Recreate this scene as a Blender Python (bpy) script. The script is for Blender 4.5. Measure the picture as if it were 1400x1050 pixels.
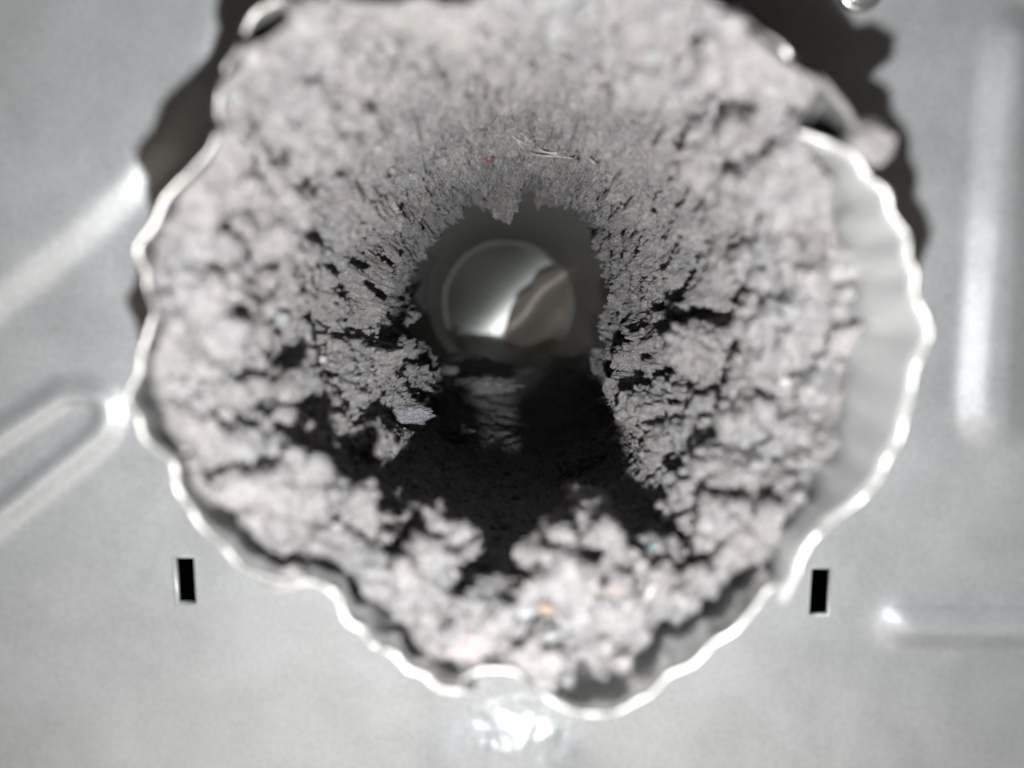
import bpy, math, random
import numpy as np
from mathutils import Vector
from mathutils.bvhtree import BVHTree
rnd = random.Random(7); nr = np.random.RandomState(11)
for o in list(bpy.data.objects): bpy.data.objects.remove(o)
S = bpy.context.scene; C = S.collection
# ---------------------------------------------------------------- camera, surroundings, lamps, exposure
# metres; the duct runs along +Y away from the camera, Z is up. Camera at the origin, pitched slightly down.
F = 1050.0; PITCH = math.radians(7.5)          # focal length in photo pixels (1400 wide)
cd = bpy.data.cameras.new('camera'); cam = bpy.data.objects.new('camera', cd); C.objects.link(cam)
cd.sensor_width = 36; cd.lens = 36*F/1400; cd.clip_start = .002; cd.clip_end = 20
cam.rotation_euler = (math.pi/2-PITCH, 0, 0)
cd.dof.use_dof = True; cd.dof.focus_distance = .225; cd.dof.aperture_fstop = cd.lens/3.6; cd.dof.aperture_blades = 0
S.camera = cam
W = bpy.data.worlds.new('World'); S.world = W; W.use_nodes = True
wn = W.node_tree; bg = wn.nodes['Background']
tc = wn.nodes.new('ShaderNodeTexCoord'); sx = wn.nodes.new('ShaderNodeSeparateXYZ'); rp = wn.nodes.new('ShaderNodeValToRGB')
mr = wn.nodes.new('ShaderNodeMapRange'); mr.inputs['From Min'].default_value = -1
wn.links.new(tc.outputs['Generated'], sx.inputs[0]); wn.links.new(sx.outputs['Z'], mr.inputs['Value'])
wn.links.new(mr.outputs[0], rp.inputs[0]); wn.links.new(rp.outputs[0], bg.inputs[0])
rp.color_ramp.elements[0].position = .2; rp.color_ramp.elements[0].color = (.95, .88, .80, 1)
rp.color_ramp.elements[1].position = .8; rp.color_ramp.elements[1].color = (.62, .66, .72, 1)
bg.inputs[1].default_value = .014
ra = bpy.data.lights.new('room_light', 'AREA'); room = bpy.data.objects.new('room_light', ra); C.objects.link(room)   # pale room light from low in front
ra.shape = 'RECTANGLE'; ra.size = 1.2; ra.size_y = .6; ra.energy = 3.3; ra.color = (1, .84, .70)
room.location = (-.1, -.75, -.78); room.rotation_euler = (Vector((0, .155, -.05))-room.location).to_track_quat('-Z', 'Y').to_euler()
ld = bpy.data.lights.new('phone_flash', 'POINT'); flash = bpy.data.objects.new('phone_flash', ld); C.objects.link(flash)
ld.energy = 2.3; ld.shadow_soft_size = .0025; ld.color = (1, .985, .965)
LB = .037
flash.location = (0, -LB*math.sin(PITCH), -LB*math.cos(PITCH))
S.view_settings.view_transform = 'Standard'; S.view_settings.look = 'None'; S.view_settings.exposure = 0; S.view_settings.gamma = 1
S.render.engine = 'CYCLES'; S.cycles.use_denoising = True; S.cycles.max_bounces = 8
S.cycles.caustics_reflective = True; S.cycles.blur_glossy = 0

Y_RIM, Y_PAN, Y_END = .102, .158, .60
AX, AZ, R0 = .0021, -.0092, .0518              # duct axis and radius
cp, sp = math.cos(PITCH), math.sin(PITCH)
def ray(px, py):
    u, v = (px-700)/F, -(py-525)/F
    return Vector((u, cp+v*sp, -sp+v*cp))
def at(px, py, y):
    d = ray(px, py); return d*(y/d.y)
def proj(x, y, z):                              # numpy: point -> photo pixel
    d = y*cp-z*sp
    return 700+F*x/d, 525-F*(y*sp+z*cp)/d
# ---------------------------------------------------------------- numpy noise
_p = nr.permutation(4096).astype(np.int64)
_g = nr.normal(size=(4096, 3)); _g /= np.linalg.norm(_g, axis=1)[:, None]; _g = _g.astype(np.float32)
def _h(i, j, k): return _p[(_p[(_p[i & 4095]+j) & 4095]+k) & 4095]
def perlin(P, off=0.):
    P = P+off; I = np.floor(P).astype(np.int64); f = (P-I).astype(np.float32)
    w = f*f*f*(f*(f*6-15)+10); r = 0
    for a in (0, 1):
        wa = w[:, 0] if a else 1-w[:, 0]
        for b in (0, 1):
            wb = w[:, 1] if b else 1-w[:, 1]
            for c in (0, 1):
                wc = w[:, 2] if c else 1-w[:, 2]
                g = _g[_h(I[:, 0]+a, I[:, 1]+b, I[:, 2]+c)]
                r = r+wa*wb*wc*(g[:, 0]*(f[:, 0]-a)+g[:, 1]*(f[:, 1]-b)+g[:, 2]*(f[:, 2]-c))
    return r*1.6
def smooth(a, b, x):
    t = np.clip((x-a)/(b-a), 0, 1); return t*t*(3-2*t)
# ---------------------------------------------------------------- objects
def link(name, me, mat, parent=None, smooth_=True):
    o = bpy.data.objects.new(name, me); C.objects.link(o); me.materials.append(mat)
    if smooth_: me.polygons.foreach_set('use_smooth', np.ones(len(me.polygons), bool))
    if parent: o.parent = parent
    return o
def mesh_np(name, V, Fq):                       # V (n,3), Fq (m,k) array of equal-sized faces
    me = bpy.data.meshes.new(name); V = np.ascontiguousarray(V, np.float32); Fq = np.ascontiguousarray(Fq, np.int32)
    m, k = Fq.shape
    me.vertices.add(len(V)); me.vertices.foreach_set('co', V.ravel())
    me.loops.add(m*k); me.loops.foreach_set('vertex_index', Fq.ravel())
    me.polygons.add(m); me.polygons.foreach_set('loop_start', np.arange(m, dtype=np.int32)*k)
    me.update(calc_edges=True); me.validate(); return me
def grid_faces(nu, nv, wrap=False):             # vertex index = u*nv+v
    u = np.arange(nu if wrap else nu-1); v = np.arange(nv-1); U, V = np.meshgrid(u, v, indexing='ij'); U2 = (U+1) % nu
    return np.stack([U*nv+V, U2*nv+V, U2*nv+V+1, U*nv+V+1], -1).reshape(-1, 4)
def tag(o, label, cat, group=None, kind=None):
    o['label'] = label
    if cat: o['category'] = cat
    if group: o['group'] = group
    if kind: o['kind'] = kind
    return o
def thing(name, loc, label, cat, group=None):
    o = bpy.data.objects.new(name, None); C.objects.link(o); o.location = loc; o.empty_display_size = .01
    return tag(o, label, cat, group)
def under(o, root):                             # child built in world coordinates
    o.parent = root; o.matrix_parent_inverse = root.matrix_world.inverted() if False else __import__('mathutils').Matrix.Translation(-root.location)
    return o
# ---------------------------------------------------------------- materials
def mat(name):
    m = bpy.data.materials.new(name); m.use_nodes = True; nt = m.node_tree
    return m, nt, nt.nodes['Principled BSDF']
def N(nt, t, **kw):
    n = nt.nodes.new(t)
    for k, v in kw.items():
        if k in n.inputs: n.inputs[k].default_value = v
        else: setattr(n, k, v)
    return n
def metal(name, col, rough, metallic, nscale=900, bump=.12, mott=.10, bdist=.0002, rvar=.08):
    m, nt, b = mat(name); L = nt.links.new
    tcn = N(nt, 'ShaderNodeTexCoord')
    n1 = N(nt, 'ShaderNodeTexNoise', Scale=nscale, Detail=5, Roughness=.65)
    n2 = N(nt, 'ShaderNodeTexNoise', Scale=nscale/14, Detail=6, Roughness=.6)
    for n in (n1, n2): L(tcn.outputs['Object'], n.inputs['Vector'])
    mx = N(nt, 'ShaderNodeMix', data_type='FLOAT'); mx.inputs[0].default_value = .5
    L(n1.outputs[0], mx.inputs[2]); L(n2.outputs[0], mx.inputs[3])
    r = N(nt, 'ShaderNodeValToRGB'); e = r.color_ramp.elements
    e[0].position = .3; e[0].color = tuple(c*(1-mott) for c in col)+(1,); e[1].position = .7; e[1].color = tuple(min(1, c*(1+mott)) for c in col)+(1,)
    L(mx.outputs[0], r.inputs[0]); L(r.outputs[0], b.inputs['Base Color'])
    q = N(nt, 'ShaderNodeMapRange'); q.inputs['To Min'].default_value = rough-rvar; q.inputs['To Max'].default_value = rough+rvar
    L(n2.outputs[0], q.inputs['Value']); L(q.outputs[0], b.inputs['Roughness'])
    b.inputs['Metallic'].default_value = metallic
    bp = N(nt, 'ShaderNodeBump', Strength=bump, Distance=bdist); L(mx.outputs[0], bp.inputs['Height']); L(bp.outputs[0], b.inputs['Normal'])
    return m
M_PAN = metal('galvanized_panel_steel', (.405, .43, .45), .40, .40, mott=.17, bump=.22)
M_DUCT = metal('galvanized_duct_steel', (.60, .61, .61), .24, .86, nscale=700, bump=.08, rvar=.05)
M_TUBE = metal('dusty_duct_inner_steel', (.52, .52, .505), .42, .1, nscale=900, mott=.2, bump=.9, bdist=.0006)
M_FLAP_LIT = metal('lit_flap_steel', (.50, .515, .52), .35, .40, nscale=500, bump=.1)  # duct steel for the right flap, its brighter lighting put into the material
M_EDGE = metal('bright_cut_edge', (.56, .555, .54), .38, .6, nscale=450, bump=.4, mott=.2, bdist=.0003)
M_BLOW = metal('bare_housing_steel', (.50, .535, .525), .34, .9, nscale=90, mott=.06, bump=.02)
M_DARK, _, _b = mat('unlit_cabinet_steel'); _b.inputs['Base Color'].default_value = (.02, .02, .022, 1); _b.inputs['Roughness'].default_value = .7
def lint_mat(name, base, var, dark=.62, fleck=True, scale=520):
    m, nt, b = mat(name); L = nt.links.new
    tcn = N(nt, 'ShaderNodeTexCoord')
    n1 = N(nt, 'ShaderNodeTexNoise', Scale=scale, Detail=7, Roughness=.72)
    n2 = N(nt, 'ShaderNodeTexNoise', Scale=90, Detail=3, Roughness=.5)
    for n in (n1, n2): L(tcn.outputs['Object'], n.inputs['Vector'])
    r = N(nt, 'ShaderNodeValToRGB'); e = r.color_ramp.elements
    e[0].position = .32; e[0].color = tuple(c*dark for c in base)+(1,); e[1].position = .66; e[1].color = tuple(c*1.18 for c in base)+(1,)
    L(n1.outputs[0], r.inputs[0])
    r2 = N(nt, 'ShaderNodeValToRGB'); e = r2.color_ramp.elements
    e[0].position = .38; e[0].color = (1-var*.6, 1, 1+var, 1); e[1].position = .62; e[1].color = (1+var, 1-var*.5, 1-var*.7, 1)
    L(n2.outputs[1 if False else 0], r2.inputs[0])
    mm = N(nt, 'ShaderNodeMix', data_type='RGBA', blend_type='MULTIPLY'); mm.inputs[0].default_value = 1
    L(r.outputs[0], mm.inputs[6]); L(r2.outputs[0], mm.inputs[7]); out = mm.outputs[2]
    if fleck:                                   # stray pale and coloured fibres caught in the grey
        v = N(nt, 'ShaderNodeTexVoronoi', Scale=330.); L(tcn.outputs['Object'], v.inputs['Vector'])
        lt = N(nt, 'ShaderNodeMath', operation='LESS_THAN'); L(v.outputs['Distance'], lt.inputs[0]); lt.inputs[1].default_value = .16
        hs = N(nt, 'ShaderNodeHueSaturation', Saturation=.25, Value=.42); L(v.outputs['Color'], hs.inputs['Color'])
        m3 = N(nt, 'ShaderNodeMix', data_type='RGBA'); L(lt.outputs[0], m3.inputs[0]); L(out, m3.inputs[6]); L(hs.outputs[0], m3.inputs[7]); out = m3.outputs[2]
    L(out, b.inputs['Base Color']); b.inputs['Roughness'].default_value = .95
    b.inputs['Specular IOR Level'].default_value = .15; b.inputs['Subsurface Weight'].default_value = .7; b.inputs['Subsurface Radius'].default_value = (1, .95, .92); b.inputs['Subsurface Scale'].default_value = .0011
    b.inputs['Sheen Weight'].default_value = .12; b.inputs['Sheen Roughness'].default_value = .5
    n5 = N(nt, 'ShaderNodeTexNoise', Scale=scale*4.5, Detail=3, Roughness=.75); L(tcn.outputs['Object'], n5.inputs['Vector'])
    g5 = N(nt, 'ShaderNodeMapRange'); g5.inputs['From Min'].default_value = .34; g5.inputs['From Max'].default_value = .66; g5.inputs['To Min'].default_value = .50; g5.inputs['To Max'].default_value = 1.45; L(n5.outputs[0], g5.inputs['Value'])
    m5 = N(nt, 'ShaderNodeVectorMath', operation='SCALE'); L(b.inputs['Base Color'].links[0].from_socket, m5.inputs[0]); L(g5.outputs[0], m5.inputs['Scale']); L(m5.outputs[0], b.inputs['Base Color'])
    n4 = N(nt, 'ShaderNodeTexNoise', Scale=scale*6, Detail=4, Roughness=.7); L(tcn.outputs['Object'], n4.inputs['Vector'])
    bp0 = N(nt, 'ShaderNodeBump', Strength=.8, Distance=.00035); L(n4.outputs[0], bp0.inputs['Height'])
    bp = N(nt, 'ShaderNodeBump', Strength=.5, Distance=.0004); L(n1.outputs[0], bp.inputs['Height']); L(bp0.outputs[0], bp.inputs['Normal']); L(bp.outputs[0], b.inputs['Normal'])
    return m
M_LINT = lint_mat('grey_dryer_lint', (.270, .265, .268), .02)
def plain(name, col, rough=.8):
    m, nt, b = mat(name); L = nt.links.new
    n = N(nt, 'ShaderNodeTexNoise', Scale=1500, Detail=3); r = N(nt, 'ShaderNodeValToRGB'); e = r.color_ramp.elements
    t = N(nt, 'ShaderNodeTexCoord'); L(t.outputs['Object'], n.inputs['Vector'])
    e[0].position = .3; e[0].color = tuple(c*.7 for c in col)+(1,); e[1].position = .7; e[1].color = tuple(min(1, c*1.15) for c in col)+(1,)
    L(n.outputs[0], r.inputs[0]); L(r.outputs[0], b.inputs['Base Color']); b.inputs['Roughness'].default_value = rough
    return m
# ---------------------------------------------------------------- dryer cabinet: back panel with stamped pads and two slots
PX = .155/1050                                  # one photo pixel on the panel
def pan(px, py): p = at(px, py, Y_PAN); return np.array((p.x, p.z))
def sd_poly(X, Z, pts):                         # signed distance to a polygon, positive inside
    pts = np.array(pts); d = np.full(X.shape, 1e9); ins = np.zeros(X.shape, bool); n = len(pts)
    for i in range(n):
        a, b = pts[i], pts[(i+1) % n]; e = b-a; wx, wz = X-a[0], Z-a[1]
        t = np.clip((wx*e[0]+wz*e[1])/(e@e), 0, 1); d = np.minimum(d, np.hypot(wx-e[0]*t, wz-e[1]*t))
        c = ((a[1] > Z) != (b[1] > Z)); dz = b[1]-a[1] if b[1] != a[1] else 1e-12
        ins ^= c & (X < (b[0]-a[0])*(Z-a[1])/dz+a[0])
    return np.where(ins, d, -d)
def fine_lines(lo, hi, step, ext, extra):
    a = list(np.arange(lo, hi, step)); b = []; s = step; v = lo
    while v > ext[0]: s *= 1.35; v -= s; b.append(v)
    c = []; s = step; v = a[-1]
    while v < ext[1]: s *= 1.35; v += s; c.append(v)
    a = b[::-1]+a+c; a = np.array(a)
    for e in extra: a[np.argmin(abs(a-e))] = e
    return a
SL = [((235, 761), (265, 761), (269, 827), (239, 827)), ((1109, 776), (1138, 776), (1134, 842), (1105, 842))]
SLW = [[pan(*p) for p in s] for s in SL]
ex = []; ez = []
for s in SLW:
    c = sum(s)/4; w = ((s[1]-s[0])[0]+(s[2]-s[3])[0])/4; h = ((s[0]-s[3])[1]+(s[1]-s[2])[1])/4
    ex += [c[0]-w, c[0]+w]; ez += [c[1]-h, c[1]+h]
gx = fine_lines(-.118, .118, .00052, (-.34, .34), ex); gz = fine_lines(-.105, .085, .00052, (-.45, .45), ez)
X, Z = np.meshgrid(gx, gz, indexing='ij')
slot_rects = []
cellx = (X[:-1, :-1]+X[1:, 1:])/2; cellz = (Z[:-1, :-1]+Z[1:, 1:])/2
hole = np.zeros(cellx.shape, bool)
for i, s in enumerate(SLW):
    x0, x1 = ex[2*i:2*i+2]; z0, z1 = ez[2*i:2*i+2]
    hole |= (cellx > x0) & (cellx < x1) & (cellz > z0) & (cellz < z1)
# shear the grid round each slot so that its sides lean as the punched slots do
for i, s in enumerate(SLW):
    c = sum(s)/4; k = ((s[0]+s[1]-s[2]-s[3])[0]/2)/((s[0]-s[3])[1]); w = smooth(.022, .009, np.hypot(X-c[0], Z-c[1]))
    X = X+k*(Z-c[1])*w
pads = []   # polygon (photo px), corner rounding, height (m), wall width (m)
pads.append(('upper left', [(-500, 850), (-60, 496), (130, 340), (196, 282), (256, 212), (308, 130), (332, 50), (322, -500), (-900, -500)], .008, .0023, .0058))
pads.append(('left tongue', [(-700, 1285), (-100, 815), (145, 622), (166, 600), (176, 574), (172, 545), (156, 524), (134, 513), (108, 512), (80, 512), (-28, 582), (-900, 1165)], .003, .0023, .0042))
pads.append(('right upright', [(1336, 60), (1302, 540), (1304, 580), (1322, 606), (1350, 616), (1378, 612), (1400, 596), (1408, 560), (1432, 60), (1428, 30), (1410, 12), (1385, 6), (1358, 14), (1344, 30)], .003, .0021, .0062))
pads.append(('low right bead', [(1196, 850), (1204, 828), (1226, 818), (1700, 822), (1700, 892), (1226, 886), (1204, 872)], .002, .0027, .0050))
Y = np.full(X.shape, Y_PAN); pid = np.zeros(X.shape, int)
for i, (nm, pts, rr, hh, ww) in enumerate(pads):
    sd = sd_poly(X, Z, [pan(*p) for p in pts]); hgt = np.clip(sd/ww, 0, 1)
    if i == 1: hgt = hgt-.85*np.clip((sd-ww*1.05)/.0024, 0, 1)
    if i == 0: hgt = hgt*(1+.22*smooth(0, .05, sd))
    if i == 3: hgt = hgt*(1-.7*smooth(.0035, .0052, sd)*0)
    for _ in range((16, 12, 8, 22)[i]):
        hgt[1:-1, 1:-1] = (hgt[:-2, 1:-1]+hgt[2:, 1:-1]+hgt[1:-1, :-2]+hgt[1:-1, 2:]+2*hgt[1:-1, 1:-1])/6
    Y = Y-hh*hgt; pid[sd > -.0024] = i+1
PP = np.stack([X.ravel(), np.zeros(X.size), Z.ravel()], 1)
bc = pan(706, 1040); bc2 = pan(612, 1050); Y = Y-(.0034*np.exp(-(((X-bc[0])/.0125)**2+((Z-bc[1])/.0100)**2)**1.3)+.0014*np.exp(-(((X-bc2[0])/.006)**2+((Z-bc2[1])/.0075)**2)))  # panel bulged and crumpled here to stand in for glare reflected below the rim
crm = smooth(.0170, .004, np.hypot((X-pan(712, 0)[0]), (Z-pan(0, 1000)[1])*1.25)+(perlin(PP*230, 3.)*.007).reshape(Y.shape))
Y = Y-crm*(perlin(PP*240, 51.)*.0004+perlin(PP*480, 57.)*.00015).reshape(Y.shape)
Y = Y+(perlin(PP*22)*.0007+perlin(PP*60, 9.)*.00012).reshape(Y.shape)   # oil-canning of the thin sheet
rr_ = np.hypot(X-AX, Z-AZ); near = (rr_ > R0-.0006) & (rr_ < R0+.0006)
k = np.where(near, (R0+.0006)/rr_, 1); X = AX+(X-AX)*k; Z = AZ+(Z-AZ)*k
cr = np.hypot(cellx-AX, cellz-AZ); keep = ~hole & (cr > R0+.0003)
Fq = grid_faces(*X.shape); V = np.stack([X, Y, Z], -1).reshape(-1, 3)
cpid = np.maximum.reduce([pid[:-1, :-1], pid[1:, :-1], pid[:-1, 1:], pid[1:, 1:]])
def submesh(name, sel):
    f = Fq[sel.ravel()][:, ::-1]; u, inv = np.unique(f, return_inverse=True); return mesh_np(name, V[u], inv.reshape(-1, 4))
cab = thing('dryer_cabinet', (0, Y_PAN, -.3), 'galvanized steel back of a clothes dryer with stamped pads and slots around the duct', 'dryer')
under(link('back_panel', submesh('back_panel', keep & (cpid == 0)), M_PAN), cab)
padlab = ['wide raised field with a sloping edge running up to the duct', 'raised tongue with a rounded end pointing at the duct',
          'upright raised pad with a bright left edge', 'level raised bead with a rounded left end']
for i, p in enumerate(pads):
    o = under(link('stamped_pad', submesh('stamped_pad', keep & (cpid == i+1)), M_PAN), cab); o['label'] = padlab[i]
T = .0011
for i, s in enumerate(SLW):                     # folded inner edge of each slot
    x0, x1 = ex[2*i:2*i+2]; z0, z1 = ez[2*i:2*i+2]; c = sum(s)/4; kk = ((s[0]+s[1]-s[2]-s[3])[0]/2)/((s[0]-s[3])[1])
    pts = [(x0, z0), (x1, z0), (x1, z1), (x0, z1)]; vs = []; fs = []
    yy = Y[np.argmin(abs(gx-(x0-.0006))), np.argmin(abs(gz-c[1]))]
    for (a, b) in ((0, -.00012), (.0, T)):
        for (x, z) in pts: vs.append((x+kk*(z-c[1]), yy+b, z))
    for (x, z) in pts:
        sx_ = (.0006 if i == 0 else .0001) if x == x0 else -(.0001 if i == 0 else .0003); sz_ = .00035 if z == z0 else -.00035
        vs.append((x+sx_+kk*(z-c[1]), yy+T, z+sz_))
    for (x, z) in pts:
        sx_ = (.0006 if i == 0 else .0001) if x == x0 else -(.0001 if i == 0 else .0003); sz_ = .00035 if z == z0 else -.00035
        vs.append((x+sx_*.9+kk*(z-c[1]), yy+.0001, z+sz_*.9))
    for j in range(4):
        q = (j+1) % 4; fs += [(j, q, 12+q, 12+j), (12+j, 12+q, 8+q, 8+j), (4+j, 4+q, q, j)]
    under(link('slot_rim', mesh_np('slot_rim', np.array(vs), np.array(fs)), M_PAN, smooth_=False), cab)
# closed cabinet shell behind the panel
def box_np(x0, x1, y0, y1, z0, z1):
    v = np.array([(x, y, z) for x in (x0, x1) for y in (y0, y1) for z in (z0, z1)])
    return v, np.array([(0, 1, 3, 2), (4, 6, 7, 5), (0, 4, 5, 1), (2, 3, 7, 6), (0, 2, 6, 4), (1, 5, 7, 3)])
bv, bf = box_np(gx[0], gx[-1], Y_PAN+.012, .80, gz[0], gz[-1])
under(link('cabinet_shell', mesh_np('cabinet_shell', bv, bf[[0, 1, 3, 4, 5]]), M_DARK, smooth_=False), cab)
# ---------------------------------------------------------------- exhaust duct
duct = thing('exhaust_duct', (AX, Y_PAN, AZ), 'round galvanized duct with a torn crimped rim standing out of the dryer back', 'duct')
def resample(pts, step):
    P = np.array(pts, float); out = []
    # catmull-rom
    for i in range(len(P)-1):
        p0 = P[max(i-1, 0)]; p1 = P[i]; p2 = P[i+1]; p3 = P[min(i+2, len(P)-1)]
        n = max(2, int(np.linalg.norm(p2-p1)/step))
        for t in np.arange(n)/n:
            out.append(.5*((2*p1)+(-p0+p2)*t+(2*p0-5*p1+4*p2-p3)*t*t+(-p0+3*p1-3*p2+p3)*t**3))
    out.append(P[-1]); return np.array(out)
tabs = [
 ([(306, 176), (299, 150), (303, 118), (318, 76), (345, 28), (378, 2), (430, -8), (470, -2), (500, 4), (545, 4), (590, -4), (610, 6)], .0006, 0.0),
 ([(300, 176), (283, 205), (262, 232), (240, 256), (208, 304), (191, 345), (197, 378), (206, 408), (207, 440), (196, 475), (184, 515), (179, 545), (190, 582), (212, 612), (238, 640), (246, 672), (266, 706), (292, 736), (325, 768), (356, 788), (395, 796), (414, 786)], 0, .0004),
 ([(350, 796), (385, 802), (425, 793), (452, 808), (478, 848), (520, 888), (568, 918), (590, 934), (612, 940), (648, 953)], -.0006, -.0004),
 ([(630, 930), (660, 916), (700, 918), (730, 942), (762, 963), (800, 975), (848, 971), (880, 955), (905, 932), (950, 902), (1000, 862), (1030, 834), (1050, 806), (1064, 800)], .0004, .0003),
 ([(1074, 826), (1087, 786), (1097, 762), (1120, 728), (1160, 697), (1195, 660), (1222, 612), (1240, 562), (1250, 520), (1263, 472), (1263, 430), (1254, 400), (1246, 355), (1230, 308), (1206, 262), (1180, 230), (1140, 198), (1092, 180)], -.0010, -.0005),
 ([(1200, 226), (1172, 176), (1142, 132), (1100, 90), (1050, 50), (1000, 12), (950, -22), (880, -44), (800, -52), (720, -46), (672, -14), (645, 6)], .0008, .0006),
]
tablab = ['crimped flap curving in at the upper left', 'long crimped flap down the left side', 'short crimped flap at the lower left', 'crimped flap along the bottom, pushed in at its left end', 'bare crimped flap on the right side', 'lint-covered crimped flap at the upper right']
for ti, (pts, dy, dr) in enumerate(tabs):
    P = resample(pts, 5); n = len(P); nt_ = 26; V2 = np.zeros((n, nt_, 3))
    W0 = np.array([at(x, y, Y_RIM+dy) for x, y in P]); ph = np.arctan2(W0[:, 2]-AZ, W0[:, 0]-AX); r = np.hypot(W0[:, 2]-AZ, W0[:, 0]-AX)
    r = r+.00036*np.sin(45*ph+5*perlin(np.stack([ph*3, ph*0+ti, ph*0], 1)))*(.4+.8*np.abs(perlin(np.stack([ph*2.2, ph*0+ti*3.1, ph*0], 1))))
    wob = perlin(np.stack([ph*9, ph*0+ti*7.3, ph*0], 1))*.0006
    for j in range(nt_):
        t = j/(nt_-1); tt = smooth(0, .62, t); L = .050
        crimp = (.0004*math.sin(math.pi*min(1, t*1.35+.12))*np.cos(50*ph+ti))*(1-t)**.5
        rj = (r)*(1-tt)+(R0+dr)*tt+crimp
        V2[:, j, 0] = AX+rj*np.cos(ph); V2[:, j, 2] = AZ+rj*np.sin(ph); V2[:, j, 1] = Y_RIM+dy+wob*(1-t)+t*L
    o = under(link('crimped_flap', mesh_np('crimped_flap', V2.reshape(-1, 3), grid_faces(n, nt_)), M_FLAP_LIT if ti == 4 else M_DUCT), duct); o['label'] = tablab[ti]
    md = o.modifiers.new('thickness', 'SOLIDIFY'); md.thickness = .00045; md.offset = 0
    Q = V2[:, 0, :]; tq = np.gradient(Q, axis=0); tq /= np.linalg.norm(tq, axis=1)[:, None]; rad = np.stack([Q[:, 0]-AX, 0*ph, Q[:, 2]-AZ], 1); rad -= (rad*tq).sum(1)[:, None]*tq; rad /= np.linalg.norm(rad, axis=1)[:, None]; bi = np.cross(tq, rad)
    er = (.00032*(1+.9*perlin(Q*230, ti*3.)+.4*perlin(Q*900, ti*5.))*np.minimum(1, .45+np.minimum(np.arange(n), n-1-np.arange(n))/6.))[:, None, None]
    aa = np.arange(8)*math.pi/4; ring = Q[:, None, :]+er*(rad[:, None, :]*np.cos(aa)[None, :, None]*.85+bi[:, None, :]*np.sin(aa)[None, :, None])
    ef = grid_faces(8, n, True); ev = np.swapaxes(ring, 0, 1).reshape(-1, 3)
    eo = link('burred_edge', mesh_np('burred_edge', ev, ef), M_EDGE if ti != 5 else M_LINT, o)
def tube(y0, y1, ra, rb, nphi=180, ny=40, ax=AX, az=AZ):
    p = np.linspace(0, 2*np.pi, nphi, endpoint=False); t = np.linspace(0, 1, ny)
    Pp, Tt = np.meshgrid(p, t, indexing='ij'); rr = ra+(rb-ra)*Tt
    return np.stack([ax+rr*np.cos(Pp), y0+(y1-y0)*Tt, az+rr*np.sin(Pp)], -1).reshape(-1, 3), grid_faces(nphi, ny, True)
v, f = tube(.1505, Y_END, R0-.0012, R0-.0016, ny=60)
tb = np.clip((v[:, 1]-.16)/(Y_END-.16), 0, 1); v[:, 0] -= .0055*tb; v[:, 2] -= .0085*tb      # the duct run sags a little
o = under(link('duct_wall', mesh_np('duct_wall', v, f), M_TUBE), duct); md = o.modifiers.new('thickness', 'SOLIDIFY'); md.thickness = .0005
def lathe(prof, nphi=120, ax=AX, az=AZ, wob=0):
    p = np.linspace(0, 2*np.pi, nphi, endpoint=False); pr = np.array(prof); V = np.zeros((nphi, len(pr), 3))
    for i, a in enumerate(p):
        rr = pr[:, 1]+wob*math.sin(3*a+1)+wob*.5*math.sin(7*a)
        V[i, :, 0] = ax+rr*math.cos(a); V[i, :, 2] = az+rr*math.sin(a); V[i, :, 1] = pr[:, 0]
    return V.reshape(-1, 3), grid_faces(nphi, len(pr), True)
ex_, ez_ = AX-.0048, AZ-.0050                   # centre of the joint at the far end
v, f = lathe([(.592, .0500), (.593, .0478), (.5945, .0472), (.597, .0474), (.606, .0500), (.606, .0640), (.640, .0760)], ax=AX-.0055, az=AZ-.0085, wob=.0006)
under(link('joint_lip', mesh_np('joint_lip', v, f), M_TUBE), duct)
# ---------------------------------------------------------------- blower housing at the far end: curved sheet
n1, n2 = 90, 90; a = np.linspace(-.075, .075, n1); U, V_ = np.meshgrid(a, a, indexing='ij')
ce = at(692, 436, .66); ang = math.radians(47); ca, sa = math.cos(ang), math.sin(ang)
dx, dz = U, V_                                   # along / across the trough
along = dx*ca+dz*sa; across = -dx*sa+dz*ca
depth = .66 - 5.6*across**2 - 1.7*along**2
Vb = np.stack([ce.x+dx, np.maximum(depth, .606), ce.z+dz], -1).reshape(-1, 3)
o = link('blower_housing', mesh_np('blower_housing', Vb, grid_faces(n1, n2)[:, ::-1]), M_BLOW)
o.data.transform(__import__('mathutils').Matrix.Translation((-ce.x, -.64, -ce.z))); o.location = (ce.x, .64, ce.z)
tag(o, 'shiny curved sheet metal housing closing the far end of the duct', 'blower housing')
# ---------------------------------------------------------------- lint lining
NP, NS = 1200, 440
phi = np.linspace(-np.pi, np.pi, NP, endpoint=False)
def pinterp(tab, ph): # periodic smooth interpolation, tab: [(deg, val)]
    t = sorted(tab); d = np.array([x for x, _ in t]); w = np.array([y for _, y in t], float)
    d = np.concatenate([d-360, d, d+360]); w = np.concatenate([w, w, w]); q = np.degrees(ph)
    i = np.clip(np.searchsorted(d, q)-1, 0, len(d)-2); t = (q-d[i])/(d[i+1]-d[i]); t = t*t*(3-2*t); return w[i]*(1-t)+w[i+1]*t
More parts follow.
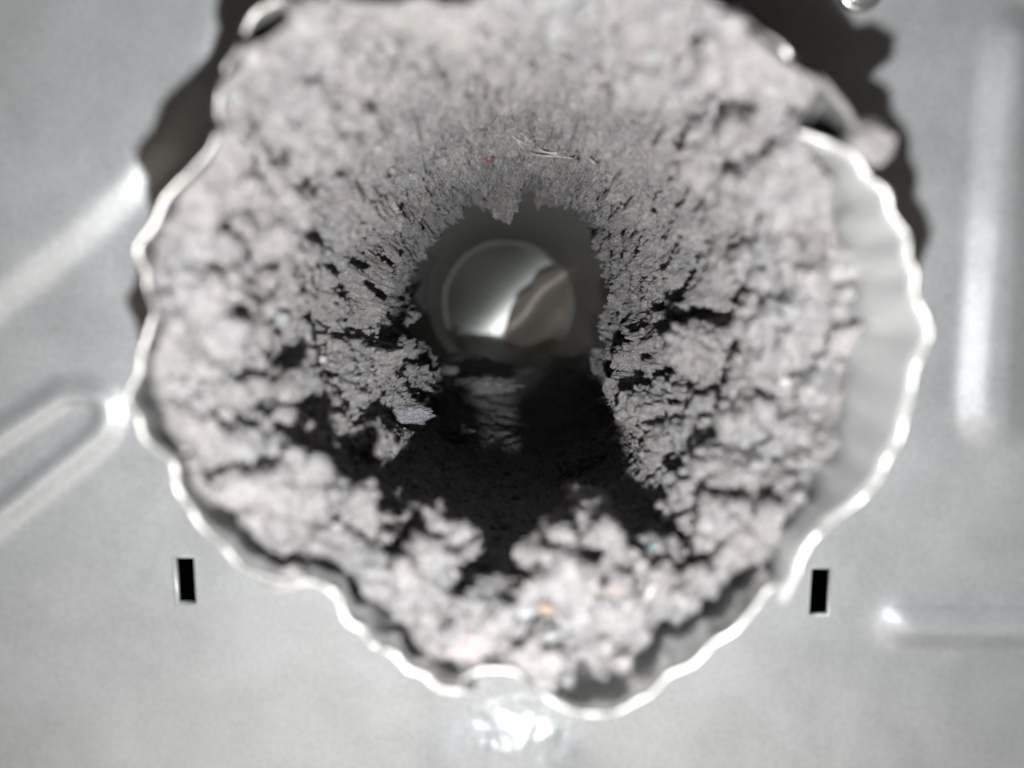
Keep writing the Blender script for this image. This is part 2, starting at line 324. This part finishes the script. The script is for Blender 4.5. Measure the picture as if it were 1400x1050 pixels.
# start depth of the lint behind the rim (m), by angle seen from the duct axis (0 right, 90 up)
YS = pinterp([(-180, .1020), (-168, .103), (-155, .105), (-148, .108), (-135, .110), (-120, .111), (-105, .109), (-98, .106), (-92, .1055), (-82, .1055), (-75, .107), (-62, .112), (-45, .1125), (-32, .1125), (-22, .117), (-5, .118), (8, .118), (20, .1165), (30, .110), (36, .102), (45, .0995), (90, .0990), (120, .0990), (140, .0990), (152, .1015), (170, .1018)], phi)
YS = YS+np.where(YS > .1035, 1, .3)*(perlin(np.stack([5*np.cos(phi), 5*np.sin(phi), 0*phi], 1), 3.3)*.0035+perlin(np.stack([16*np.cos(phi), 16*np.sin(phi), 0*phi], 1), 7.3)*.0022)
RR = pinterp([(0, .0320), (30, .0345), (60, .0395), (90, .0415), (120, .0410), (150, .0395), (180, .0385), (-150, .0365), (-134, .0340), (-115, .0440), (-95, .0440), (-75, .0440), (-55, .0385), (-42, .0345), (-28, .0335), (-14, .0335)], phi)
# fraction of the way from wall to ring radius, against depth
ky = np.array([.100, .104, .112, .125, .140, .160, .185, .210, .240, .262, .280, .300, .335, .46])
kf = np.array([.04, .16, .40, .54, .58, .64, .75, .86, .96, 1.02, 1.0, .70, -.03, -.06])
s = np.linspace(0, 1, NS); 
ymap = np.interp(s, [0, .05, .30, .65, .84, .93, 1], [0, .004, .034, .105, .178, .24, .34])
PH, Sg = np.meshgrid(phi, s, indexing='ij'); Yg = YS[:, None]+ymap[None, :]
fr = np.interp(Yg, ky, kf)
bot = smooth(.55, .95, -np.sin(PH))          # floor of the duct: lint lies deeper in
fr = fr*(1-bot)
RW = R0-.0016
gm = smooth(.1045, .1085, YS)[:, None]
edge = smooth(0, .010+.008*gm, Yg-YS[:, None])*.92+.08*smooth(0, .002, Yg-YS[:, None])
Rg = RW-(RW-RR[:, None]*1.06)*fr*((.06+.94*edge)*gm+(.6+.4*edge)*(1-gm))
hl = pinterp([(-140, 1), (-128, 5), (-117, 14), (-111, 17.5), (-103, 13), (-95, 7), (-88, 6), (-79, 12), (-66, 16.5), (-56, 6), (-46, 1), (90, 8)], phi)[:, None]/1000
seg = [.100, .105, .112, .121, .133, .146, .158, .20, .25, .285, .325, .350, .430]
tf = np.interp(Yg, seg, [.0010, .0035, .0085, 0, 0, .006, .0035, .0012, .0012, .0012, .0012, .0040, .0130])+hl*np.interp(Yg, seg, [0, 0, 0, 1, 1, .2, 0, 0, 0, 0, 0, 0, 0])
Rg = Rg*(1-bot)+(RW-tf*smooth(-.001, .008, Yg-YS[:, None]))*bot
fade = smooth(.38, .31, Yg)*(1-bot)+bot*smooth(.49, .42, Yg)
Rg = Rg+.0*(1-fade)
# follow the pushed-in flaps near the rim
rimr = np.full(720, 9.); rimphi = np.linspace(-np.pi, np.pi, 720)
for pts, dy, dr in tabs:
    Pt = resample(pts, 3); W0 = np.array([at(x, y, Y_RIM) for x, y in Pt]); a_ = np.arctan2(W0[:, 2]-AZ, W0[:, 0]-AX); r_ = np.hypot(W0[:, 2]-AZ, W0[:, 0]-AX)
    idx = ((a_+np.pi)/(2*np.pi)*719).astype(int); np.minimum.at(rimr, idx, r_)
ok = rimr < 8; rimr = np.interp(rimphi, rimphi[ok], rimr[ok])
tw = smooth(0, .62, np.clip((Yg-Y_RIM)/.050, 0, 1))
rimc = np.interp(PH, rimphi, np.convolve(np.pad(rimr, 6, mode='wrap'), np.ones(13)/13, 'valid'))
RWALL = (rimc-.0012)*(1-tw)+RW*tw
Rg = Rg+(RWALL-RW)
dg = (np.degrees(PH)+91)/13.                      # low lip right behind the rim under the dark valley
Rl = np.interp(Yg, [.106, .1095, .1125, .1165, .1215, .1275], [.050, .040, .0328, .0324, .041, .058])+.006*dg**4
Rg = np.where(abs(dg) < 1.6, np.minimum(Rg, Rl), Rg)
Xg = AX+Rg*np.cos(PH); Zg = AZ+Rg*np.sin(PH); B = np.stack([Xg, Yg, Zg], -1)
du = np.roll(B, -1, 0)-np.roll(B, 1, 0); dv = np.gradient(B, axis=1)
Nn = np.cross(dv, du); Nn /= np.linalg.norm(Nn, axis=-1)[..., None]+1e-12
inward = np.stack([-np.cos(PH), 0*PH, -np.sin(PH)], -1)
Nn *= np.sign((Nn*inward).sum(-1))[..., None]
Bf = B.reshape(-1, 3)
wrp = np.stack([perlin(Bf*130, 3.1), perlin(Bf*130, 17.7), perlin(Bf*130, 29.3)], 1)
Q = Bf+wrp*.0016
b1 = np.abs(perlin(Q*75, 1.3)); b2 = np.abs(perlin(Q*170, 5.7)); b3 = np.abs(perlin(Q*390, 8.9)); b4 = np.abs(perlin(Bf*900, 2.2)); b5 = perlin(Bf*1900, 4.4)
low = perlin(Bf*38, 12.)
hol = smooth(.20, .50, perlin(Q*85, 41.))                                # pits
disp = low*.0028+(b1-.3)*.0030+perlin(Q*80, 91.)*.0036+perlin(Q*180, 77.)*.0024+(b2-.3)*.0010+perlin(Bf*420, 33.)*.0013+perlin(Bf*900, 39.)*.0009+b5*.0006-hol*.0035
# placed hollows and lumps, by where they show: px, py, radius px, height mm
ft = [(688, 765, 46, -11), (625, 770, 30, -7), (742, 745, 26, -6), (560, 745, 22, -5), (690, 700, 80, -7), (720, 830, 30, -4), (640, 780, 30, -4),
      (985, 425, 26, -8), (1010, 480, 14, -5), (935, 440, 14, -4), (960, 480, 30, 4.5), (985, 150, 34, -6), (1035, 195, 18, -5), (940, 165, 16, -4), (960, 215, 30, 3),
      (400, 225, 26, -5), (370, 240, 16, -4), (425, 300, 26, -6), (310, 285, 20, -4), (300, 640, 26, -4), (350, 645, 22, -4.5), (400, 640, 24, -5), (440, 630, 18, -4),
      (440, 440, 16, -6), (420, 555, 20, -2.5), (530, 90, 20, -4), (660, 118, 20, -5), (700, 165, 14, -4), (560, 70, 14, -3), (1020, 375, 16, -5), (1120, 500, 22, -5),
      (860, 710, 34, -4.5), (830, 890, 36, -5), (930, 800, 24, -3), (1060, 770, 24, -3), (1050, 620, 18, -3), (480, 450, 18, -3),
      (480, 740, 50, 4), (560, 810, 46, 4.5), (650, 860, 40, 5), (600, 720, 24, 3), (400, 690, 50, 3), (800, 700, 40, 4), (770, 790, 40, 4), (850, 830, 36, 3.5), (830, 600, 40, 3),
      (900, 640, 40, 2), (510, 500, 24, 2.5), (1000, 700, 50, 2.5), (690, 250, 22, 2.5), (560, 430, 16, 2)]
px_, py_ = proj(Bf[:, 0], Bf[:, 1], Bf[:, 2])
fs_ = np.zeros(len(Bf))
wv = perlin(Bf*260, 71.)*14; wv2 = perlin(Bf*260, 83.)*14
for (fx, fy, rad, h) in ft:
    d2 = ((px_+wv-fx)**2+(py_+wv2-fy)**2)/rad**2
    fs_ += h*(.0013*np.exp(-(d2*1.0)**2) if h < 0 else .0014*np.exp(-d2*1.1))*(Bf[:, 1] < .30)
disp = disp+fs_
e0 = (.12+.88*smooth(0, .006+.009*gm, (Yg-YS[:, None]))).ravel()
disp = disp*e0*(.25+.75*fade.ravel())*((1-.75*bot*smooth(.15, .17, Yg))*(1+.45*smooth(.15, .19, Yg))).ravel()
Pl = Bf+Nn.reshape(-1, 3)*disp[:, None]
Pl += np.stack([perlin(Bf*600, 61.), perlin(Bf*600, 62.5)*1.0, perlin(Bf*600, 67.)], 1)*.0005
# never through the duct wall
rx, rz = Pl[:, 0]-AX, Pl[:, 2]-AZ; rr = np.hypot(rx, rz); lim = RW+.0002
kk = np.where(rr > lim, lim/rr, 1); Pl[:, 0] = AX+rx*kk; Pl[:, 2] = AZ+rz*kk
ph_ = np.arctan2(Pl[:, 2]-AZ, Pl[:, 0]-AX); t_ = np.clip((Pl[:, 1]-Y_RIM)/.050, 0, 1); tt_ = smooth(0, .62, t_)
lim2 = (np.interp(ph_, rimphi, rimr)-.0009)*(1-tt_)+(R0-.0012)*tt_
rx, rz = Pl[:, 0]-AX, Pl[:, 2]-AZ; rr = np.hypot(rx, rz); kk = np.where((rr > lim2) & (Pl[:, 1] < .140), lim2/rr, 1); Pl[:, 0] = AX+rx*kk; Pl[:, 2] = AZ+rz*kk
yl = np.where(ph_ < 0, .1035+.0*ph_, .0)*1.0; m_ = (ph_ < -.25) & (ph_ > -2.4); dlt = np.maximum(.1055-Pl[:, 1], 0); Pl[:, 1] += np.where(m_, dlt*.85, 0)
Fl = grid_faces(NP, NS, True)
# loose fibres standing off the surface
G = Pl.reshape(NP, NS, 3); du = np.roll(G, -2, 0)-np.roll(G, 2, 0); dv = np.gradient(G, axis=1); NL = np.cross(dv, du); NL /= np.linalg.norm(NL, axis=-1)[..., None]+1e-12
NL *= np.sign((NL*inward).sum(-1))[..., None]; NL = NL.reshape(-1, 3)
def fibres(base, nrm, n, L0, L1, w):
    Vv = []; tan = nr.normal(size=(n, 3)); tan -= (tan*nrm).sum(1)[:, None]*nrm; tan /= np.linalg.norm(tan, axis=1)[:, None]
    up = nrm*nr.uniform(.25, 1, n)[:, None]+tan*nr.uniform(-1, 1, n)[:, None]; up /= np.linalg.norm(up, axis=1)[:, None]
    ln = nr.uniform(L0, L1, n)[:, None]**1; sd = np.cross(up, nr.normal(size=(n, 3))); sd /= np.linalg.norm(sd, axis=1)[:, None]
    bend = nr.normal(size=(n, 3))*.35; W_ = w*nr.uniform(.6, 1.5, n)[:, None]
    p0 = base-nrm*.0001; p1 = p0+up*ln*.5+bend*ln*.35; p2 = p1+up*ln*.4-bend*ln*.1+tan*ln*.25
    Vv = np.stack([p0-sd*W_, p0+sd*W_, p1-sd*W_, p1+sd*W_, p2], 1)
    b = np.arange(n)[:, None]*5
    return Vv.reshape(-1, 3), np.concatenate([b+np.array([0, 1, 3]), b+np.array([0, 3, 2]), b+np.array([2, 3, 4])])
wgt = np.linalg.norm(np.cross(dv, du), axis=-1).ravel()*((Yg.ravel() < .30)); wgt *= np.where((Yg.ravel() > .14), 1.6, .8); wgt /= wgt.sum()
nf = 170000; pick = np.searchsorted(np.cumsum(wgt), nr.uniform(0, .9999999, nf)); 
fv, ff = fibres(Pl[pick], NL[pick], nf, .00015, .0007, .000024)
def puffs(n, r0, r1, sub, amp, ya, yb):
    wg = wgt*((Yg.ravel() > ya) & (Yg.ravel() < yb)); wg /= wg.sum()
    bm = bmesh.new(); bmesh.ops.create_icosphere(bm, subdivisions=sub, radius=1)
    v = np.array([tuple(x.co) for x in bm.verts]); f = np.array([[x.index for x in q.verts] for q in bm.faces]); bm.free()
    pk = np.searchsorted(np.cumsum(wg), nr.uniform(0, .9999999, n)); r = r0*(r1/r0)**nr.uniform(0, 1, n)**1.5
    R = np.linalg.qr(nr.normal(size=(n, 3, 3)))[0]; sc = nr.uniform(.6, 1.25, (n, 1, 3))
    d = 1+amp*(np.abs(perlin((v[None]*1.6+np.arange(n)[:, None, None]*3.17).reshape(-1, 3)))*1.6-.3)+amp*.7*perlin((v[None]*4.1+np.arange(n)[:, None, None]*1.37).reshape(-1, 3))
    P = (v[None]*d.reshape(n, -1)[:, :, None]*sc)@R*r[:, None, None]+(Pl[pk]+NL[pk]*(r*nr.uniform(-.35, .35, n))[:, None])[:, None, :]
    x = P[..., 0]-AX; z = P[..., 2]-AZ; ok = (np.hypot(x, z).max(1) < np.interp(np.arctan2(z[:, 0], x[:, 0]), rimphi, rimr)-.0003) | (P[:, 0, 1] > .12)
    P = P[ok]; n = len(P); return P.reshape(-1, 3), (f[None]+np.arange(n)[:, None, None]*len(v)).reshape(-1, 3)
import bmesh
for a_ in (puffs(800, .0012, .0032, 3, .7, .09, .14), puffs(3500, .0003, .0011, 2, .8, .09, .15), puffs(300, .0008, .0020, 3, .45, .14, .26), puffs(5000, .0003, .0008, 2, .9, .15, .28), puffs(26000, .00012, .00038, 1, .9, .14, .29)):
    ff = np.concatenate([ff, a_[1]+len(fv)]); fv = np.concatenate([fv, a_[0]])
hp = np.searchsorted(np.cumsum(wgt), nr.uniform(0, .9999999, 1600)); hv, hf = fibres(Pl[hp], NL[hp], 1600, .0015, .006, .000022)
ff = np.concatenate([ff, hf+len(fv)]); fv = np.concatenate([fv, hv])
allV = np.concatenate([Pl, fv]); 
lme = bpy.data.meshes.new('lint_lining'); nq = len(Fl); ntr = len(ff)
lme.vertices.add(len(allV)); lme.vertices.foreach_set('co', allV.astype(np.float32).ravel())
lv = np.concatenate([Fl.ravel(), (ff+len(Pl)).ravel()]).astype(np.int32)
lme.loops.add(len(lv)); lme.loops.foreach_set('vertex_index', lv); lme.polygons.add(nq+ntr)
lme.polygons.foreach_set('loop_start', np.concatenate([np.arange(nq)*4, nq*4+np.arange(ntr)*3]).astype(np.int32)); lme.update(calc_edges=True)
lint = link('lint_lining', lme, M_LINT)
tag(lint, 'thick grey lint caked all round the inside of the duct', 'lint', kind='stuff')
# ---------------------------------------------------------------- loose clumps, threads and flecks lying on the lint
sub = 2; Gs = G[::sub*2, ::sub]; nu, nv = Gs.shape[:2]
bvh = BVHTree.FromPolygons([tuple(p) for p in Gs.reshape(-1, 3).tolist()], grid_faces(nu, nv, True).tolist())
def hit(px, py):
    d = ray(px, py).normalized(); h = bvh.ray_cast(Vector((0, 0, 0)), d)
    if h[0] is None: return at(px, py, .2), Vector((0, -1, 0))
    n = h[1]; n = -n if n.dot(d) > 0 else n; return h[0], n
import bmesh
def clump(px, py, rpx, label, m=M_LINT, sq=(1, .8, .8), y=None, seed=0, sub=5, amp=.42, group='loose lint clumps in the duct', name='lint_clump', cat='lint clump', rise=.25, fib=1500):
    if y is None: p, n = hit(px, py)
    else: p, n = at(px, py, y), Vector((0, -1, 0))
    r = rpx/F*p.y; p = p+n*r*rise
    bm = bmesh.new(); bmesh.ops.create_icosphere(bm, subdivisions=sub, radius=1); me = bpy.data.meshes.new(name); bm.to_mesh(me); bm.free()
    co = np.zeros(len(me.vertices)*3, np.float32); me.vertices.foreach_get('co', co); co = co.reshape(-1, 3).astype(float); nn = co.copy()
    o_ = seed*13.7+px*.37
    d = 1+amp*(np.abs(perlin(co*1.7, o_))*1.6-.3)+amp*.6*(np.abs(perlin(co*4, o_+3))-.3)*1.4+amp*.3*perlin(co*10, o_+5)+amp*.15*perlin(co*24, o_)
    co = co*d[:, None]*np.array(sq)*r
    me.vertices.foreach_set('co', co.astype(np.float32).ravel()); me.update()
    if fib:
        pk = nr.randint(0, len(co), fib); v2, f2 = fibres(co[pk], nn[pk], fib, r*.03, r*.14, min(.00004, r*.02))
        bm = bmesh.new(); bm.from_mesh(me); vs = [bm.verts.new(v) for v in v2]
        for t in f2:
            bm.faces.new([vs[i] for i in t])
        bm.to_mesh(me); bm.free()
    o = link(name, me, m); o.location = p; tag(o, label, cat, group); return o
M_PALE = lint_mat('pale_lint', (.36, .352, .352), .05, fleck=False)
M_BLUE = lint_mat('blue_grey_lint', (.29, .31, .345), .03, fleck=False)
clump(664, 526, 34, 'dim lint clump lying deep in the duct under the bright metal', y=.335, sq=(1.1, .6, .32), seed=1)
clump(612, 506, 14, 'tiny dim lint tuft deep in the duct, left of the larger dim clump', y=.335, sq=(1, .6, .4), seed=2, sub=4)
clump(958, 474, 42, 'rounded lint clump sitting in the dark hollow on the right', sq=(.95, .7, .8), seed=3)
clump(690, 262, 26, 'ragged lint tuft hanging from the top edge of the dark opening', sq=(.8, .5, 1.1), seed=4, amp=.4, fib=5000)
clump(555, 566, 26, 'flat pale blue lint scrap on the left of the dark throat', m=M_BLUE, sq=(1.2, .5, .5), seed=5)
clump(618, 598, 20, 'small fuzzy lint clump on the lower left edge of the dark throat', sq=(1.2, .5, .7), seed=6)
clump(824, 940, 36, 'pale lint clump resting against the bottom of the rim', m=M_PALE, sq=(1.3, .6, .6), seed=7, y=.113)
clump(1000, 905, 24, 'small lint clump in the shaded gap inside the lower right rim', sq=(1, .8, .9), seed=8)
clump(945, 905, 26, 'second small lint clump in the lower right gap, nearer the bottom', sq=(1, .8, .8), seed=9)
clump(1180, 200, 36, 'smooth lint wad poking out past the upper right rim', y=.104, sq=(.85, .7, .8), seed=10, amp=.25)
clump(650, 872, 36, 'lint clump overhanging the dark gap at the bottom left', m=M_PALE, sq=(1.1, .7, .6), seed=11)
clump(510, 605, 26, 'upright lint clump on the shaded left wall of the throat', sq=(.6, .6, 1.1), seed=12)
clump(1055, 720, 26, 'lint clump beside the gap inside the right rim', sq=(.7, .7, 1.1), seed=13)
clump(800, 640, 30, 'lint clump on the lower right lip of the dark throat', sq=(1.1, .6, .8), seed=14)
clump(403, 782, 15, 'round lint ball caught on the lower left rim', y=.105, seed=15, sub=4, fib=500)
for px, py, r, nm, col, lb in [(562, 718, 8, 'fibre_fleck', (.50, .12, .12), 'small red fleck of fibre below the dark throat'),
        (893, 751, 10, 'fibre_fleck', (.30, .46, .47), 'small teal fleck of fibre at the lower right'),
        (955, 742, 8, 'fibre_fleck', (.27, .29, .44), 'small blue fleck of fibre right of the teal one'),
        (842, 808, 13, 'fibre_fleck', (.55, .44, .46), 'soft pink fleck of fibre at the lower right'),
        (826, 812, 9, 'fibre_fleck', (.55, .49, .36), 'tan fleck of fibre touching the pink one'),
        (753, 836, 11, 'fibre_fleck', (.55, .42, .33), 'peach fleck of fibre below the throat'),
        (726, 838, 12, 'fibre_fleck', (.55, .60, .64), 'pale bluish fleck of fibre left of the peach one'),
        (790, 686, 11, 'fibre_fleck', (.8, .76, .72), 'bright white fleck of fibre on the lower right lip'),
        (1024, 517, 7, 'fibre_fleck', (.58, .50, .36), 'yellow fleck of fibre below the hollow on the right'),
        (848, 605, 8, 'fibre_fleck', (.75, .74, .72), 'white fleck of fibre at the right of the dark throat'),
        (433, 492, 8, 'fibre_fleck', (.75, .75, .74), 'white fleck of fibre on the left lint wall'),
        (376, 437, 13, 'fibre_fleck', (.44, .47, .48), 'pale grey-blue fluff on the left lint wall'),
        (666, 217, 5, 'fibre_fleck', (.40, .14, .14), 'dark red fleck of fibre above the dark opening'),
        (1078, 520, 10, 'fibre_fleck', (.74, .72, .70), 'white fleck of fibre right of the hollow')]:
    clump(px, py, r, lb, m=plain('fleck_'+lb.split()[1], tuple(c*.55 for c in col)), sub=3, seed=px, name='fibre_fleck', cat='fleck', group='coloured flecks in the lint', fib=60, amp=.6, rise=.9)
M_THR = plain('pale_thread', (.50, .49, .465))
def thread(paths, label, w=.00030, name='thread', lift=.0012):
    root = None; V_all = []; F_all = []
    for pts in paths:
        P = resample(pts, 3); H = []
        for x, y in P:
            p, n = hit(x, y); H.append(p)
        H = np.array([tuple(h) for h in H])
        for _ in range(14): H[1:-1] = (H[:-2]+H[1:-1]*2+H[2:])/4
        H = H*(1-lift/np.linalg.norm(H, axis=1)[:, None])
        n = len(H); base = len(V_all); 
        for i in range(n):
            t = H[min(i+1, n-1)]-H[max(i-1, 0)]; t /= np.linalg.norm(t)+1e-9; a1 = np.cross(t, (0, 0, 1.)); a1 /= np.linalg.norm(a1)+1e-9; a2 = np.cross(t, a1)
            ww = w*(.35+.65*math.sin(math.pi*(i+.5)/n)**.5)
            for k in range(5): V_all.append(H[i]+ww*(a1*math.cos(k*1.2566)+a2*math.sin(k*1.2566)))
        for i in range(n-1):
            for k in range(5): F_all.append((base+i*5+k, base+i*5+(k+1) % 5, base+(i+1)*5+(k+1) % 5, base+(i+1)*5+k))
    Vn = np.array(V_all); c = Vn.mean(0); o = link(name, mesh_np(name, Vn-c, np.array(F_all)), M_THR); o.location = c
    tag(o, label, 'thread', 'threads caught in the lint'); return o
thread([[(706, 190), (716, 205), (740, 213), (772, 214), (800, 222), (815, 228)], [(700, 186), (730, 204), (762, 210), (790, 206), (812, 224)], [(712, 182), (728, 196), (748, 210), (775, 211)], [(775, 208), (798, 210), (820, 230)]], 'pale curling threads above the top of the dark opening')
thread([[(893, 798), (884, 815), (873, 842)], [(896, 800), (880, 826)]], 'short white thread in the lint at the lower right', w=.00035)
thread([[(975, 532), (988, 545), (1000, 552)]], 'short pale thread below the hollow on the right', w=.0003)
thread([[(985, 590), (1010, 580), (1030, 560)], [(1002, 600), (1024, 584)]], 'wispy grey thread in the lint right of the throat', w=.00018)
thread([[(575, 712), (596, 700), (612, 706)]], 'tiny curled thread next to the red fleck', w=.00015)
# ---------------------------------------------------------------- torn brown flap at the far end
out = [(772, 366), (756, 368), (736, 378), (728, 392), (714, 402), (706, 410), (704, 420), (698, 432), (693, 448), (688, 468), (700, 474), (736, 476), (744, 492), (756, 494), (768, 478), (784, 452), (787, 420), (786, 400), (781, 384)]
oc = np.array([740., 430.]); nR = 44; no = resample(out+[out[0]], 2)[:-1]; Vf = []
for i, q in enumerate(no):
    for j in range(nR):
        t = j/(nR-1); x, y = oc+(q-oc)*t
        a_ = ((x-740)*.70-(y-430)*(-.0)-(y-430)*.72)          # along the fold
        b_ = ((x-728)*.72+(y-420)*.70)
        yy = .600-.017*math.exp(-((b_+3*math.sin(a_*.07))/21)**2)+.012*(b_/50)+.0003*math.sin(a_*.07)
        Vf.append(tuple(at(x, y, yy)))
nm_, ntt, bb = mat('brown_lint_felt'); bb.inputs['Roughness'].default_value = .5; bb.inputs['Metallic'].default_value = .35; bb.inputs['Base Color'].default_value = (.30, .25, .21, 1)
nz = N(ntt, 'ShaderNodeTexNoise', Scale=160, Detail=4); rpp = N(ntt, 'ShaderNodeValToRGB'); rpp.color_ramp.elements[0].color = (.56, .51, .455, 1); rpp.color_ramp.elements[1].color = (.74, .69, .62, 1)
ntt.links.new(nz.outputs[0], rpp.inputs[0]); ntt.links.new(rpp.outputs[0], bb.inputs['Base Color'])
Vf = np.array(Vf); c = Vf.mean(0); o = link('lint_flap', mesh_np('lint_flap', Vf-c, grid_faces(len(no), nR, True)), nm_); o.location = c
md = o.modifiers.new('thickness', 'SOLIDIFY'); md.thickness = .001
tag(o, 'torn brown flap folded across the shiny metal at the duct end', 'flap')
# ---------------------------------------------------------------- stud added to give a glint at the top right of the panel
sc_ = at(1178, -18, Y_PAN-.001)
sr = thing('glint_stud', sc_, 'small shiny stud added for a glint on the panel above the duct shadow', 'glint_stud')
v, f = lathe([(-.0016, .0001), (-.0019, .0012), (-.0017, .0023), (-.0009, .0029), (0, .0030), (.0012, .0030)], nphi=36, ax=0, az=0)
link('stud_head', mesh_np('stud_head', v, f), M_DUCT, sr)
v, f = lathe([(-.0004, .0030), (-.0006, .0036), (-.0004, .0046), (.0008, .0048)], nphi=36, ax=0, az=0)
link('washer', mesh_np('washer', v, f), M_DUCT, sr)
